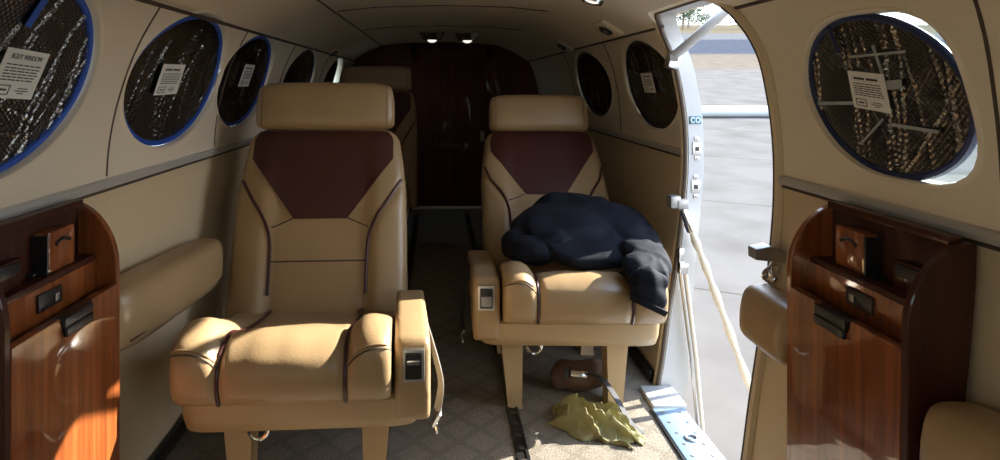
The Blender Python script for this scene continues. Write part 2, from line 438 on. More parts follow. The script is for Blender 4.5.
# aft partition with a closed glossy wood door
mb = MB()
zt = 1.16
mb.box((-.42, YB+.02, .57), (.54, .04, 1.16)); mb.box((.535, YB+.02, .57), (.40, .04, 1.16)); mb.box((.095, YB+.02, 1.10), (.54, .04, .12))
mb.build('wall_back', M['woodv'], kind='structure', smooth=False)
d = MB().box((.095, YB+.022, .53), (.525, .03, 1.04), .004).build('door_1', M['woodv'], kind='structure')
MB().box((.095, YB-.006, .012), (.53, .02, .022), .004).build('trim_%d' % n, M['alum'], kind='structure'); n += 1
k = MB(); k.box((.31, YB-.002, .50), (.03, .012, .07), .003); k.box((.31, YB-.014, .51), (.014, .014, .03), .003)
k.build('door_handle', M['steel'], d, world=True)

# ------------------------------------------------------------------ windows and foil sunshades
wn = 1
def window(w, side):
    global wn
    N = 56
    mb = MB()
    secs = ((1.09, -.0005), (1.075, -.003), (1.05, -.003), (1.032, .003), (1.03, .025), (1.05, .036), (1.11, .002))
    mb.rings([[ell(2*PI*i/N, w, side, kk, o) for i in range(N)] for kk, o in secs], closed=True)
    fr = mb.build('window_%d' % wn, M['panel'], kind='structure', angle=60)
    mb = MB(); mb.rings([[ell(2*PI*i/N, w, side, 1.045, o) for i in range(N)] for o in (.033, .036)])
    mb.build('pane', M['glass'], fr); wn += 1

def sunshade(w, side, label, bind, k=.985, dy=0., dz=0., card=None, tab=None, strips=(), seed=0, depth=.012, head=None):
    y, z, hy, hz = w; hy2, hz2 = hy*k, hz*k
    cx = wx(side, z+dz)+side*depth
    root = thing('window_sunshade', label, 'sunshade', (cx, y+dy, z+dz-hz2), 0, 'foil sunshades in the cabin windows')
    rnd = random.Random(seed)
    creases = [(rnd.uniform(-.9, .9), rnd.gauss(.12 if side > 0 else -.12, .10), rnd.uniform(.0022, .0036), rnd.uniform(.011, .015)) for _ in range(11)] + \
              [(rnd.uniform(-.8, .8), rnd.uniform(-1.6, 1.6), rnd.uniform(.0018, .0026), .012) for _ in range(5)]
    def base(a, b):                      # a,b in the unit disc
        zz = z+dz+hz2*b
        return Vector((wx(side, zz)+side*depth, y+dy+hy2*a+shear(side)*hz2*b, zz))
    def foil(a, b):
        p = base(a, b); h = 0.
        for o, t, amp, wd in creases:
            dd = a*math.cos(t)+b*math.sin(t)-o; dd += .02*noise.noise(Vector((a*4, b*4, o*9)))
            h += amp*math.exp(-(dd/wd)**2)*(.8+.2*math.sin((a*math.sin(t)-b*math.cos(t))*90+o*40))
        h += .003*noise.noise(Vector((a*3+seed, b*3, .3)))*(1-min(1, a*a+b*b)**3)
        p.x -= side*h; return p
    mb = MB(); NR, NT = 96, 240
    vs = [foil(0, 0)]; fs = []
    for i in range(1, NR+1):
        r = i/NR
        for j in range(NT): vs.append(foil(r*math.cos(2*PI*j/NT), r*math.sin(2*PI*j/NT)))
    for j in range(NT): fs.append((0, 1+j, 1+(j+1) % NT))
    for i in range(NR-1):
        for j in range(NT):
            a = 1+i*NT+j; b = 1+i*NT+(j+1) % NT; fs.append((a, a+NT, b+NT, b))
    nn = len(vs); back = [Vector((v.x+side*.006, v.y, v.z)) for v in vs]
    fs2 = [tuple(q+nn for q in f[::-1]) for f in fs]
    rim = [(1+(NR-1)*NT+j, 1+(NR-1)*NT+(j+1) % NT) for j in range(NT)]
    mb.add(vs+back, fs+fs2+[(a, a+nn, b+nn, b) for a, b in rim])
    mb.build('foil_panel', M['foil'], root, world=True, angle=50)
    mb = MB(); mb.tube([base(math.cos(2*PI*j/72), math.sin(2*PI*j/72)) for j in range(72)], .0062, 8, closed=True)
    mb.build('edge_binding', bind, root, world=True)
    if card:
        a0, b0, cw, ch, rot = card       # card centre, size in metres, roll
        o = base(a0, b0); up = (base(a0, b0+.2)-base(a0, b0-.2)).normalized()
        al = Vector((0, 1 if side < 0 else -1, 0))   # reading direction
        nrm = al.cross(up).normalized()
        if nrm.x*side > 0: nrm = -nrm
        cr, sr = math.cos(rot), math.sin(rot)
        A = al*cr+up*sr; U = up*cr-al*sr
        o = o+nrm*.0075
        def q(u, v, h=0): return o+A*u*cw/2+U*v*ch/2+nrm*h
        def plate(mb, u0, v0, u1, v1, h0, h1):
            c = [q(u, v, h) for h in (h0, h1) for u, v in ((u0, v0), (u1, v0), (u1, v1), (u0, v1))]
            mb.add(c, [(0, 3, 2, 1), (4, 5, 6, 7), (0, 1, 5, 4), (1, 2, 6, 5), (2, 3, 7, 6), (3, 0, 4, 7)])
        mb = MB(); plate(mb, -1, -1, 1, 1, 0, .0012)
        cd = mb.build('label_card', M['card'], root, world=True, smooth=False)
        mb = MB()
        rr = random.Random(seed+5)
        rows = [.34, .20, .08, -.04, -.16, -.28]
        if not head: plate(mb, -.7, .58, -.1, .70, .0012, .0016); plate(mb, .0, .58, .62, .70, .0012, .0016)
        for vv in rows:
            u = -.78
            while u < .7:
                wv = rr.uniform(.12, .34); plate(mb, u, vv, min(.8, u+wv), vv+.05, .0012, .0016); u += wv+.05
        for (u0, v0, u1, v1) in ((-.8, -.86, -.2, -.82), (-.8, -.5, -.2, -.46), (-.8, -.86, -.76, -.46), (-.24, -.86, -.2, -.46), (-.66, -.70, -.34, -.62),
                                 (.15, -.6, .62, -.56), (.05, -.7, .66, -.66), (.2, -.8, .5, -.76)):
            plate(mb, u0, v0, u1, v1, .0012, .0016)
        mb.build('printed_lines', M['ink'], cd, world=True, smooth=False)
        if head:
            cu = bpy.data.curves.new('t', 'FONT'); cu.body = head; cu.align_x = 'CENTER'; cu.size = ch*.15; cu.extrude = .0003
            to = bpy.data.objects.new('t', cu); C.objects.link(to)
            dg = bpy.context.evaluated_depsgraph_get(); dg.update()
            tm = bpy.data.meshes.new_from_object(to.evaluated_get(dg)); bpy.data.objects.remove(to)
            wdt = max(v.co.x for v in tm.vertices)-min(v.co.x for v in tm.vertices); sc = cw*.72/wdt
            mb = MB(); mb.add([o+A*v.co.x*sc+U*(v.co.y+ch*.30)+nrm*(.0014+v.co.z) for v in tm.vertices], [tuple(p.vertices) for p in tm.polygons])
            mb.build('printed_heading', M['ink'], cd, world=True, smooth=False)
    if tab:
        a0, b0, a1, b1, tw = tab
        mb = MB(); mb.tube([base(a0+(a1-a0)*t/6, b0+(b1-b0)*t/6)-Vector((side*.007, 0, 0)) for t in range(7)], 0, flat=(tw, .002), up=(side, 0, .001))
        mb.build('pull_tab', bind, root, world=True, smooth=False)
    for a0, b0, a1, b1, tw in strips:
        mb = MB(); mb.tube([base(a0+(a1-a0)*t/6, b0+(b1-b0)*t/6)-Vector((side*.0062, 0, 0)) for t in range(7)], 0, flat=(tw, .0012), up=(side, 0, .001))
        mb.build('pale_strip', M['strip'], root, world=True, smooth=False)  # thin pale grey strips laid over the foil
    return root

for w in WINL: window(w, -1)
for w in WINR: window(w, 1)
for sd_ in (1, -1): window(LIGHT_WIN[sd_], sd_)  # frames and panes for the added light openings
sunshade(WINL[0], -1, 'large foil sunshade with bright blue edging on the left wall, cut by photo edge', M['blue'],
         card=(.22, .04, .095, .075, -.06), tab=(.14, .96, .10, .50, .011), seed=11, head='BODY WINDOW')
sunshade(WINL[1], -1, 'foil sunshade with white card in the left window just forward of the front seat', M['blue'],
         card=(-.22, .0, .115, .074, .02), seed=23)
sunshade(WINL[2], -1, 'crinkled foil sunshade in the left window right beside the front seat headrest', M['blue'],
         card=(-.02, .12, .10, .075, 0), seed=35)
sunshade(WINL[3], -1, 'narrow-looking dark foil sunshade in fourth left window above the front seat headrest', M['navyb'], seed=47)
sunshade((3.42, .868, .175, .130), -1, 'foil sunshade slipped aside in the rearmost left window, leaving bright gaps', M['blackb'], seed=59)
sunshade(WINR[0], 1, 'round foil sunshade with dark blue edging, white card and pale strips on the right wall', M['navyb'], k=.985, dy=.004, dz=.0,
         card=(.06, .06, .078, .062, -.10), tab=(.33, .93, .33, .56, .007), seed=61, head=None,
         strips=((.9, -.14, .12, -.10, .006), (.2, .50, -.52, .52, .004), (-.16, .62, -.16, .26, .005), (-.08, .12, -.36, .14, .014),
                (-.02, -.30, .36, -.66, .004), (-.1, -.36, -.62, -.40, .005)))
sunshade(WINR[1], 1, 'dark foil sunshade in the right window directly behind the doorway', M['blackb'], card=(.05, .05, .10, .065, 0), seed=73)
sunshade(WINR[2], 1, 'dark foil sunshade in the farther right window, above the navy jacket seat', M['blackb'], seed=85)

# ------------------------------------------------------------------ doorway
# white metal lining of the opening, tan edge trim, sill
def jdep(z): return .043+.03*max(0, min(1, (.40-z)/.4))
def dpt(p, off): return Vector((wx(1, p[1])+off, p[0], p[1]))
o1 = door_outline(-.003); o2 = door_outline(-.006); o0 = door_outline(.0)
mb = MB()
mb.grid(lambda u, v: dpt(o1[round(u*(len(o1)-1))], .004+v*jdep(o1[round(u*(len(o1)-1))][1])), len(o1)-1, 3)
mb.v = [Vector(v) for v in mb.v]
nb = len(mb.v); NN = len(o1)
mb.grid(lambda u, v: dpt(o0[round(u*(len(o0)-1))], .004+v*jdep(o0[round(u*(len(o0)-1))][1])), len(o0)-1, 3)
mb.build('trim_%d' % n, M['white'], kind='structure', angle=50); n += 1
for g, r, off, m in ((.012, .011, -.001, M['lower']), (.0, .0055, -.004, M['seam'])):
    mb = MB(); mb.tube([dpt(p, off) for p in door_outline(g) if p[1] > -.002], r, 8); mb.build('trim_%d' % n, m, kind='structure'); n += 1
# sill plate with screws
SY0, SY1 = DY0+.007, 1.565
mb = MB(); mb.box((.604, (SY0+SY1)/2, .001), (.085, SY1-SY0, .012), .003)
mb.m(1); mb.box((.558, (SY0+SY1)/2, .0), (.006, SY1-SY0, .010), .001)
mb.m(2)
for k in range(7):
    y = DY0+.04+k*.045
    for x in (.582, .628):
        a = [Vector((x+.0045*math.cos(t*PI/4), y+.0045*math.sin(t*PI/4), 0)) for t in range(8)]
        mb.rings([[p+Vector((0, 0, h)) for p in a] for h in (.004, .0085)])
ringp = [Vector((.606+.013*math.cos(t*PI/8), 1.43+.013*math.sin(t*PI/8), .0085)) for t in range(16)]
mb.tube(ringp, .003, 6, closed=True)
mb.build('trim_%d' % n, None, kind='structure', mats=[M['sill'], M['black'], M['steel']]); n += 1
mb = MB(); mb.box((.610, 1.621, .004), (.090, .106, .018), .005)
mb.build('trim_%d' % n, M['white'], kind='structure'); n += 1
# latch receptacles on the rear jamb
for zc in (.672, .566):
    x = wx(1, zc)+.026; y = DY1-.0035
    t = thing('latch_receptacle', 'square door latch plate on the white rear jamb, %s of two' % ('upper' if zc > .6 else 'lower'), 'latch plate', (x, y, zc-.03), 0, 'latch plates on the door jamb')
    mb = MB(); mb.box((x, y-.001, zc), (.024, .004, .036), .0012); mb.box((x, y-.001, zc+.027), (.012, .004, .012), .0012); mb.box((x, y-.001, zc-.027), (.012, .004, .012), .0012)
    mb.build('plate', M['alum'], t, world=True)
    mb = MB(); mb.box((x, y-.004, zc), (.010, .004, .012), .001); mb.build('socket', M['black'], t, world=True)
    for s in (-1, 1):
        mb = MB(); mb.box((x, y-.004, zc+s*.027), (.005, .003, .005), .001); mb.build('screw', M['steel'], t, world=True)
x = wx(1, .75)+.025
t = thing('jamb_placard', 'small teal placard with two white rings near top of the rear jamb', 'placard', (x, DY1-.005, .738), 0)
mb = MB(); mb.box((x, DY1-.005, .752), (.032, .003, .022), .001); mb.build('plate', M['teal'], t, world=True)
mb = MB()
mb.tube([(x-.007+.0058*math.cos(a), DY1-.0072, .752+.0068*math.sin(a)) for a in [.7+q*(2*PI-1.4)/14 for q in range(15)]], .0015, 6)
mb.tube([(x+.0065+.0058*math.cos(a), DY1-.0072, .752+.0068*math.sin(a)) for a in [q*2*PI/16 for q in range(16)]], .0015, 6, closed=True)
mb.build('lettering', M['card'], t, world=True)

# upper strut
t = thing('door_strut', 'white diagonal strut at the top of the open doorway', 'strut', (.655, 1.66, .93))
mb = MB(); mb.tube([(.648, 1.655, .925), (.70, 1.585, .99), (.755, 1.515, 1.062), (.86, 1.38, 1.20)], .0125, 14); mb.build('tube', M['white'], t, world=True)
mb = MB(); mb.box((.654, 1.664, .918), (.034, .03, .05), .008, rot=(0, .3, .2))
mb.build('bracket', M['alum'], t, world=True)
mb = MB(); mb.tube([(.640, 1.650, .925), (.660, 1.645, .925)], .010, 12); mb.build('bolt', M['steel'], t, world=True)
# lower handrail: twisted sleeve cable and folding tube
t = thing('handrail_cable', 'beige twisted sleeve handrail cable slanting across the doorway', 'handrail', (.68, 1.64, .49))
P = catmull([(.690, 1.646, .470), (.75, 1.635, .305), (.85, 1.615, .015), (.925, 1.60, -.19), (1.0, 1.585, -.40)], 16)
mb = MB(); mb.tube(P, [.0095+.0022*math.sin(i*1.15) for i in range(len(P))], 10); mb.build('sleeve', M['rope'], t, world=True)
mb = MB(); mb.tube([(.676, 1.650, .508), (.692, 1.646, .466)], [.010, .012], 10); mb.tube([(.690, 1.646, .470), (.698, 1.645, .450)], .0135, 10); mb.build('end_fitting', M['chrome'], t, world=True)
mb = MB(); mb.box((.674, 1.655, .522), (.030, .03, .026), .004); mb.box((.655, 1.66, .528), (.03, .035, .034), .006); mb.build('anchor_bracket', M['steel'], t, world=True)
t = thing('door_stay', 'pair of slim metal tubes folding down beside the rear jamb', 'stay', (.68, 1.655, .32))
mb = MB()
mb.tube([(.672, 1.655, .335), (.700, 1.648, .10), (.722, 1.640, -.16)], .0065, 10); mb.build('tube', M['alum'], t, world=True)
mb = MB(); mb.tube([(.684, 1.653, .335), (.711, 1.647, .10), (.732, 1.640, -.16)], .0055, 10); mb.build('tube', M['rope'], t, world=True)
mb = MB(); mb.box((.678, 1.655, .345), (.026, .02, .03), .004); mb.box((.674, 1.66, .375), (.016, .016, .05), .004); mb.build('bracket', M['chrome'], t, world=True)
mb = MB(); mb.box((.728, 1.640, -.168), (.026, .02, .03), .004); mb.build('foot', M['black'], t, world=True)
# the lowered airstair (mostly out of view below the sill)
t = thing('airstair_door', 'white airstair door folded down outside below the sill', 'stairs', (.70, 1.46, -.10))
mb = MB(); mb.prism([(.70, -.12), (.73, -.10), (1.42, -.96), (1.39, -.985)], 'y', 1.25, 1.67, .006); mb.build('panel', M['white'], t, world=True)
for k in range(3):
    mb = MB(); mb.box((.93+k*.19, 1.46, -.30-k*.237), (.17, .38, .02), .004); mb.box((.93+k*.19, 1.46, -.345-k*.237), (.02, .36, .09), .003); mb.build('step', M['alum'], t, world=True)
mb = MB(); mb.box((1.0, 1.585, -.43), (.03, .03, .10), .004); mb.build('rail_post', M['alum'], t, world=True)
mb = MB(); mb.box((.745, 1.640, -.20), (.06, .03, .06), .004); mb.build('stay_bracket', M['alum'], t, world=True)
# forward latch bracket
xx = wx(1, .51)
t = thing('door_catch', 'grey metal catch bracket with hook on the forward edge of the doorway', 'catch', (xx, 1.225, .45))
mb = MB(); mb.prism([(xx-.060, .502), (xx-.060, .524), (xx-.03, .530), (xx+.004, .516), (xx+.004, .496)], 'y', 1.19, 1.222, .003); mb.build('bracket', M['steel'], t, world=True)
mb = MB(); mb.tube(catmull([(xx-.018, 1.207, .503), (xx-.020, 1.207, .486), (xx-.034, 1.207, .474), (xx-.034, 1.207, .460), (xx-.020, 1.207, .452), (xx-.010, 1.207, .462)], 5), .0042, 8)
mb.box((xx-.016, 1.207, .476), (.014, .014, .022), .003); mb.build('hook', M['chrome'], t, world=True)

# ------------------------------------------------------------------ seats
def sgn(x): return -1 if x < 0 else 1
def make_seat(name, label, loc, rz, arm, recl=22., extra=0., belt=None, hw_=.200, bw=1.):
    root = thing(name, label, 'seat', loc, rz, 'cabin seats')
    a = arm
    # legs
    for sx in (-1, 1):
        x = sx*.140+a*.03
        for yy, dy in ((.125, -.012), (.42, .01)):
            mb = MB()
            mb.rings([[Vector((x+px*w-sx*lean, yy+dy*t+py*dd, z)) for px, py in ((-1, -1), (1, -1), (1, 1), (-1, 1))]
                      for z, w, dd, t, lean in ((.20, .030, .034, 0, 0), (.10, .024, .030, .5, .004), (.012, .019, .028, 1, .008), (.0, .021, .032, 1, .008))])
            mb.build('leg', M['pan'], root, angle=25)
    # base shell
    mb = MB()
    lo, hi = (-.205, .262) if a > 0 else (-.262, .205)
    cxx = (lo+hi)/2; hw = (hi-lo)/2
    bm_r = []
    for z, k, y0 in ((.188, .955, .030), (.192, .972, .022), (.215, .99, .014), (.250, 1.0, .010), (.256, .985, .016)):
        rr = []
        for i in range(40):
            th = 2*PI*i/40; c, s = math.cos(th), math.sin(th)
            ex = .16
            rr.append(Vector((cxx+hw*k*sgn(c)*abs(c)**ex, .245+(.245-y0)*sgn(s)*abs(s)**ex, z)))
        bm_r.append(rr)
    mb.rings(bm_r); mb.build('base_shell', M['pan'], root, angle=50)
    # anchor ring
    mb = MB(); mb.tube([((-.06 if a > 0 else -.115)+.019*math.cos(t), .06, .176+.022*math.sin(t)) for t in [-PI*.95+q*PI*1.5/12 for q in range(13)]], .0042, 8)
    mb.build('anchor_ring', M['chrome'], root)
    # cushion: y-z profile swept across the seat, bolsters at both sides, a groove under each piping
    HW, PX = .201, .116
    prof = catmull([(.030, .250, 0), (-.012, .262, 0), (-.030, .300, 0), (-.020, .340, 0), (.020, .362, 0), (.075, .360, 0), (.16, .330, 0), (.32, .285, 0), (.49, .252, 0), (.51, .235, 0), (.42, .232, 0), (.2, .245, 0), (.08, .25, 0)], 5)[:-1]
    prof.append(Vector((.06, .25, 0)))
    cen = Vector((.22, .285, 0))
    def shape(x):
        s = min(1., abs(x)/HW); e = (1-s**10)**(1/4.) if s < 1 else 0.
        ax = abs(x)
        bol = 1/(1+math.exp(-(ax-PX-.014)/.009))
        gr = math.exp(-((ax-PX)/.0085)**2)
        puff = .010*(1-(x/PX)**2) if ax < PX else .004*(1-((ax-.168)/.05)**2)
        return e, bol, gr, puff
    def cpt(x, i, lift=0.):
        p = prof[i]; e, bol, gr, puff = shape(x)
        up = max(0., min(1., (p.y-.262)/.05))*max(0., 1-max(0, p.x-.05)/.55)   # upper/front part of the loop only
        fr = max(0., 1-abs(p.x+.02)/.06)*max(0., min(1., (p.y-.25)/.03))
        dz = up*(bol*.028-gr*.010+puff*.8); dyy = -fr*(bol*.004-gr*.010+puff*1.2)
        w = .0035*noise.noise(Vector((x*16, p.x*11+a, p.y*14)))*(up+fr)
        y = p.x+dyy; z = p.y+dz+w
        k = .80+.20*e
        return Vector((x, cen.x+(y-cen.x)*(.9+.1*e)-0, cen.y+(z-cen.y)*k))
    xs = [-1+2*i/72 for i in range(73)]
    xs = [HW*math.sin(s*PI/2)*.999 if abs(s) > .9 else HW*s*math.sin(.9*PI/2)/.9 for s in xs]
    mb = MB(); mb.rings([[cpt(x, i) for i in range(len(prof))] for x in xs])
    mb.build('seat_cushion', M['leather'], root, angle=75)
    for sx in (-1, 1):
        mb = MB()
        idx = [i for i in range(len(prof)) if (i >= 2 and i <= 38)]
        pts = [cpt(sx*PX, i)+Vector((0, -.003 if prof[i].x < .0 else 0, .004 if prof[i].x > -.01 else 0)) for i in idx]
        mb.tube(pts, .0040, 8); mb.build('piping', M['pipe'], root)
        for ii in (14, 15):                              # stitched edge seams of the bolster
            mb = MB(); pts = [cpt(sx*(PX+.006+.0098*q), ii)+Vector((0, -.001, .0005)) for q in range(9)]
            mb.tube(pts, .0014, 6); mb.build('stitch_seam', M['leather'] if ii == 15 else M['seam'], root)
    # armrest on the aisle side with a recline control
    x0, x1 = a*.207, a*.276
    mb = MB()
    pf = [(.012, .205), (.004, .26), (.006, .345), (.020, .364), (.12, .366), (.36, .340), (.40, .318), (.40, .21)]
    mb.prism(pf, 'x', min(x0, x1), max(x0, x1), .014, 3)
    ar = mb.build('armrest', M['leather'], root, angle=60)
    xm = a*.243
    mb = MB(); mb.box((xm, .004, .318), (.042, .010, .062), .004)
    cp = mb.build('control_panel', M['alum'], ar)
    mb = MB(); mb.box((xm, -.001, .318), (.032, .006, .050), .003); mb.build('recess', M['black'], cp)
    mb = MB(); mb.box((xm, -.005, .327 if a > 0 else .312), (.026, .008, .010 if a > 0 else .026), .003); mb.build('recline_lever', M['chrome'] if a > 0 else M['steel'], cp)
    # backrest
    rr = math.radians(recl); L = .485+extra
    ax_ = Vector((0, math.sin(rr), math.cos(rr))); nf = Vector((0, -math.cos(rr), math.sin(rr)))
    B0 = Vector((0, .485, .265)); ts = 1/(1+extra/.485)
    def wid(t):
        w = (.237-.004*t)*bw
        if t > .55: w -= .024*((t-.55)/.45)**1.6
        if t > .90: w -= .05*(1-math.sqrt(max(0, 1-((t-.90)/.10)**2)))
        return w
    def dep(s, t):
        e = (1-min(1, abs(s))**8)**.25
        d = .050+.016*max(0, min(1, (abs(s)-.50)/.16))*(1-max(0, (t-.45))/.55)+.008*(1-s*s)
        if t > .90: d *= math.sqrt(max(.02, 1-((t-.90)/.115)**2))
        return d*e
    def bp(x, t, lift=0.):
        w = wid(t); s = max(-1, min(1, x/w))
        return B0+ax_*L*t+Vector((x, 0, 0))+nf*(dep(s, t)+lift)
    NS, NT = 44, 44
    ringsB = []
    for j in range(NT+1):
        t = -.16+1.16*j/NT; w = wid(t); f = []; b = []
        for i in range(NS+1):
            s = math.sin((-1+2*i/NS)*PI/2*.985)
            groove = .006*math.exp(-((abs(s)*w-(.128 if t < .36 else .128+.32*(t-.36)))/.008)**2) if t < .68 else 0
            f.append(B0+ax_*L*t+Vector((s*w, 0, 0))+nf*(dep(s, t)-groove))
            b.append(B0+ax_*L*t+Vector((s*w, 0, 0))-nf*.045*(1-abs(s)**6)**.25*(1 if t < .9 else math.sqrt(max(.02, 1-((t-.9)/.115)**2))))
        ringsB.append(f+b[::-1])
    mb = MB(); mb.rings(ringsB); mb.build('backrest', M['leather'], root, angle=60)
    def hpan(t):                                          # half width of the maroon panel
        if t < .79: return (.072+(.197-.072)*(t-.445)/.345)*bw
        return min(.197*bw, wid(t)-.020)
    def ip(u, v):
        t = .445+(.962-.445)*v; return bp((2*u-1)*hpan(t), t, .0045)
    mb = MB(); mb.grid(ip, 30, 24, thick=nf*-.008); mb.build('inset_panel', M['maroon'], root, angle=50)
    for sx in (-1, 1):
        P = catmull([(sx*.220*bw, .665, 0), (sx*.188, .56, 0), (sx*.150, .44, 0), (sx*.131, .33, 0), (sx*.127, .18, 0), (sx*.126, .04, 0)], 8)
        mb = MB(); mb.tube([bp(p.x, p.y, .001) for p in P], .0042, 8); mb.build('piping', M['pipe'], root)
        mb = MB(); mb.tube([bp(sx*(.074+.011*k), .447-.010*k, .0005) for k in range(6)], .0018, 6); mb.build('stitch_seam', M['seam'], root)
    mb = MB(); mb.tube([bp(-.126+.252*k/20, .215, .0005) for k in range(21)], .0020, 6); mb.build('stitch_seam', M['seam'], root)
    # headrest: rounded block a little forward of the back
    H0 = B0+ax_*L+nf*.022
    h2 = math.radians(recl*.45); ua = Vector((0, math.sin(h2), math.cos(h2))); un = Vector((0, -math.cos(h2), math.sin(h2)))
    mb = MB(); rg = []
    HH, HD, HWd = .142, .058, hw_
    for j in range(33):
        q = -1+2*j/32; s = math.sin(q*PI/2)
        e = (1-abs(s)**5)**(1/3.4) if abs(s) < 1 else 0
        e = max(e, .03)
        r = []
        for i in range(36):
            th = 2*PI*i/36; c, sn = math.cos(th), math.sin(th)
            hh = HH/2*sgn(sn)*abs(sn)**.45*(.62+.38*e); dd = HD*sgn(c)*abs(c)**.6*(.25+.75*e)
            tp = 1+.03*sn
            r.append(H0+ua*(.062+hh)+un*dd+Vector((s*HWd*(1-.035*max(0, sn)), 0, 0)))
        rg.append(r)
    mb.rings(rg); hd = mb.build('headrest', M['leather'], root, angle=60)
    for sx in (-1, 1):                                    # stitched side seams
        mb = MB(); mb.tube([H0+ua*(.062+.062*k/6)+un*(.0535-abs(k/6)**4*.012)+Vector((sx*(hw_-.022), 0, 0)) for k in range(-6, 7)], .0008, 6)
        mb.build('stitch_seam', M['seam'], hd)
    # seat belt hanging on the aisle side
    if belt:
        mb = MB(); P = catmull(belt, 8); mb.tube(P, 0, flat=(.022, .0018), up=(1, .5, 0)); bs = mb.build('belt_strap', M['strap'] if a > 0 else M['bstrap'], root)
        e = P[-1]; mb = MB(); mb.box(e+Vector((0, 0, -.012)), (.008, .024, .036), .003, rot=(.3, .4, 0)); mb.tube([e+Vector((.0, .010*math.cos(q*PI/6), -.034+.010*math.sin(q*PI/6))) for q in range(12)], .0025, 6, closed=True)
        mb.build('buckle', M['chrome'], bs)
    return root

SEAT1 = make_seat('cabin_seat', 'tan leather seat nearest on the left, empty, with sunlight on its cushion', (-.287, 1.122, 0), math.radians(3.4), 1,
          belt=[(.272, .16, .335), (.290, .10, .29), (.300, .08, .25), (.298, .08, .215), (.292, .085, .185)])
SEAT2 = make_seat('cabin_seat', 'tan leather seat on the right beside the doorway with a navy jacket on it', (.366, 1.492, 0), math.radians(-.8), -1, recl=34., hw_=.182, bw=.93,
          belt=[(-.272, .22, .34), (-.292, .20, .27), (-.298, .19, .20), (-.296, .19, .165)])
SEAT3 = make_seat('cabin_seat', 'rear left seat by the wood partition, only its headrest showing', (-.345, 2.83, 0), 0, -1, recl=14., extra=.085)

# ------------------------------------------------------------------ side cabinets
def cabinet(side, label, y0, y1, face, wobble=0):
    W = lambda z: wx(side, z)-side*.011
    s = side; back = W(.60)
    root = thing('drink_cabinet', label, 'cabinet', ((face+back)/2, (y0+y1)/2, 0), 0, 'wood veneer cabinets on the side walls')
    tp = .645; fz = .520
    T = .012
    # end panels: curved upper front edge
    def endpoly():
        pts = [(W(z), z) for z in (.0, .1, .2, .3, .4, .5, .6, tp)]
        pts += [(W(tp)-s*.006, tp+.004)]
        wtop = W(tp)-s*.006; span = abs(wtop-face)
        for k in range(1, 11):
            a_ = k/10*PI/2
            pts.append((wtop-s*(span*math.sin(a_)**1.15), tp+.004-(tp-fz-.015)*(1-math.cos(a_))**.95))
        pts += [(face, fz-.02), (face, 0)]
        return pts
    for ya in (y0, y1-T):
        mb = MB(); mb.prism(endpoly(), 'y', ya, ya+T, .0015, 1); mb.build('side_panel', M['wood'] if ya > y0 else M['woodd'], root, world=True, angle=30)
    ya, yb = y0+T, y1-T; ym = (ya+yb)/2; LN = yb-ya
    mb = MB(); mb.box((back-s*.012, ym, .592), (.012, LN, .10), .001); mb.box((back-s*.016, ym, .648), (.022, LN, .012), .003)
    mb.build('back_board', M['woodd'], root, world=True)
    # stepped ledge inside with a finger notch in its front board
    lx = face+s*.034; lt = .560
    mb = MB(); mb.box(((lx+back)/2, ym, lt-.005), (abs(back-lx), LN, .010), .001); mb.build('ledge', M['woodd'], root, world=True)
    n0, n1 = ym-.03, ym+.026
    mb = MB()
    mb.prism([(ya, .492), (yb, .492), (yb, lt-.010), (ya, lt-.010)], 'x', min(lx, lx+s*.010), max(lx, lx+s*.010))
    fb = mb.build('ledge_front', M['wood'], root, world=True, smooth=False)
    mb = MB(); mb.box((lx-s*.0015, ym, .528), (.006, n1-n0, .026), .002); nt_ = mb.build('finger_slot', M['black'], fb, world=True)
    mb = MB(); mb.box((lx-s*.005, ym+.012, .527), (.004, .010, .012), .001); mb.build('latch', M['steel'], nt_, world=True)
    mb = MB(); mb.box((lx+s*.06-s*.03, ym+.01, lt+.003), (.022, .030, .006), .003); mb.build('catch', M['black'], root, world=True)
    # door front with notched top and black finger pull
    fx = face-s*.001
    p0, p1 = ym-.022, ym+.050
    mb = MB(); po = [(y0+T, .02), (y1-T, .02), (y1-T, .508), (p1+.006, .508), (p1, .488), (p0, .488), (p0-.006, .508), (y0+T, .508)]
    mb.prism(po, 'x', min(fx, fx+s*.014), max(fx, fx+s*.014), .001, 1)
    dr = mb.build('cabinet_door', M['wood'], root, world=True, angle=25)
    mb = MB(); mb.box((fx+s*.004, (p0+p1)/2, .498), (.018, p1-p0, .016), .003); mb.box((fx-s*.003, (p0+p1)/2, .484), (.008, p1-p0-.004, .014), .003); mb.build('finger_pull', M['black'], dr, world=True)
    mb = MB(); mb.box((fx+s*.020, ym, .496), (.024, LN, .006), .001); mb.build('inner_sill', M['black'], root, world=True)
    # upright holders on the ledge
    hy = ym+.045
    mb = MB(); mb.box((back-s*.030, hy, lt+.032), (.024, .066, .064), .004)
    ho = mb.build('card_holder', M['wood'], root, world=True)
    mb = MB(); mb.tube([Vector((back-s*.0425, hy-.018+.036*k/8, lt+.042+.006*math.sin(k/8*PI))) for k in range(9)], .003, 6); mb.build('slot', M['black'], ho, world=True)
    mb = MB(); mb.box((back-s*.030, hy-.036, lt+.030), (.026, .005, .060), .002); mb.build('edge_strip', M['black'], ho, world=True)
    hy = ym-.065
    mb = MB(); mb.box((back-s*.024, hy, lt+.020), (.018, .060, .040), .002); h2 = mb.build('tray', M['woodd'], root, world=True)
    mb = MB(); mb.box((back-s*.033, hy, lt+.028), (.006, .046, .018), .002); mb.build('slot', M['black'], h2, world=True)
    # carcass behind the door
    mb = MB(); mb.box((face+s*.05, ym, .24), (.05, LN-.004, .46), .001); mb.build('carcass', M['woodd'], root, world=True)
    return root
cabinet(-1, 'glossy wood veneer side cabinet on the left wall, nearest the camera', .765, 1.045, -.552)
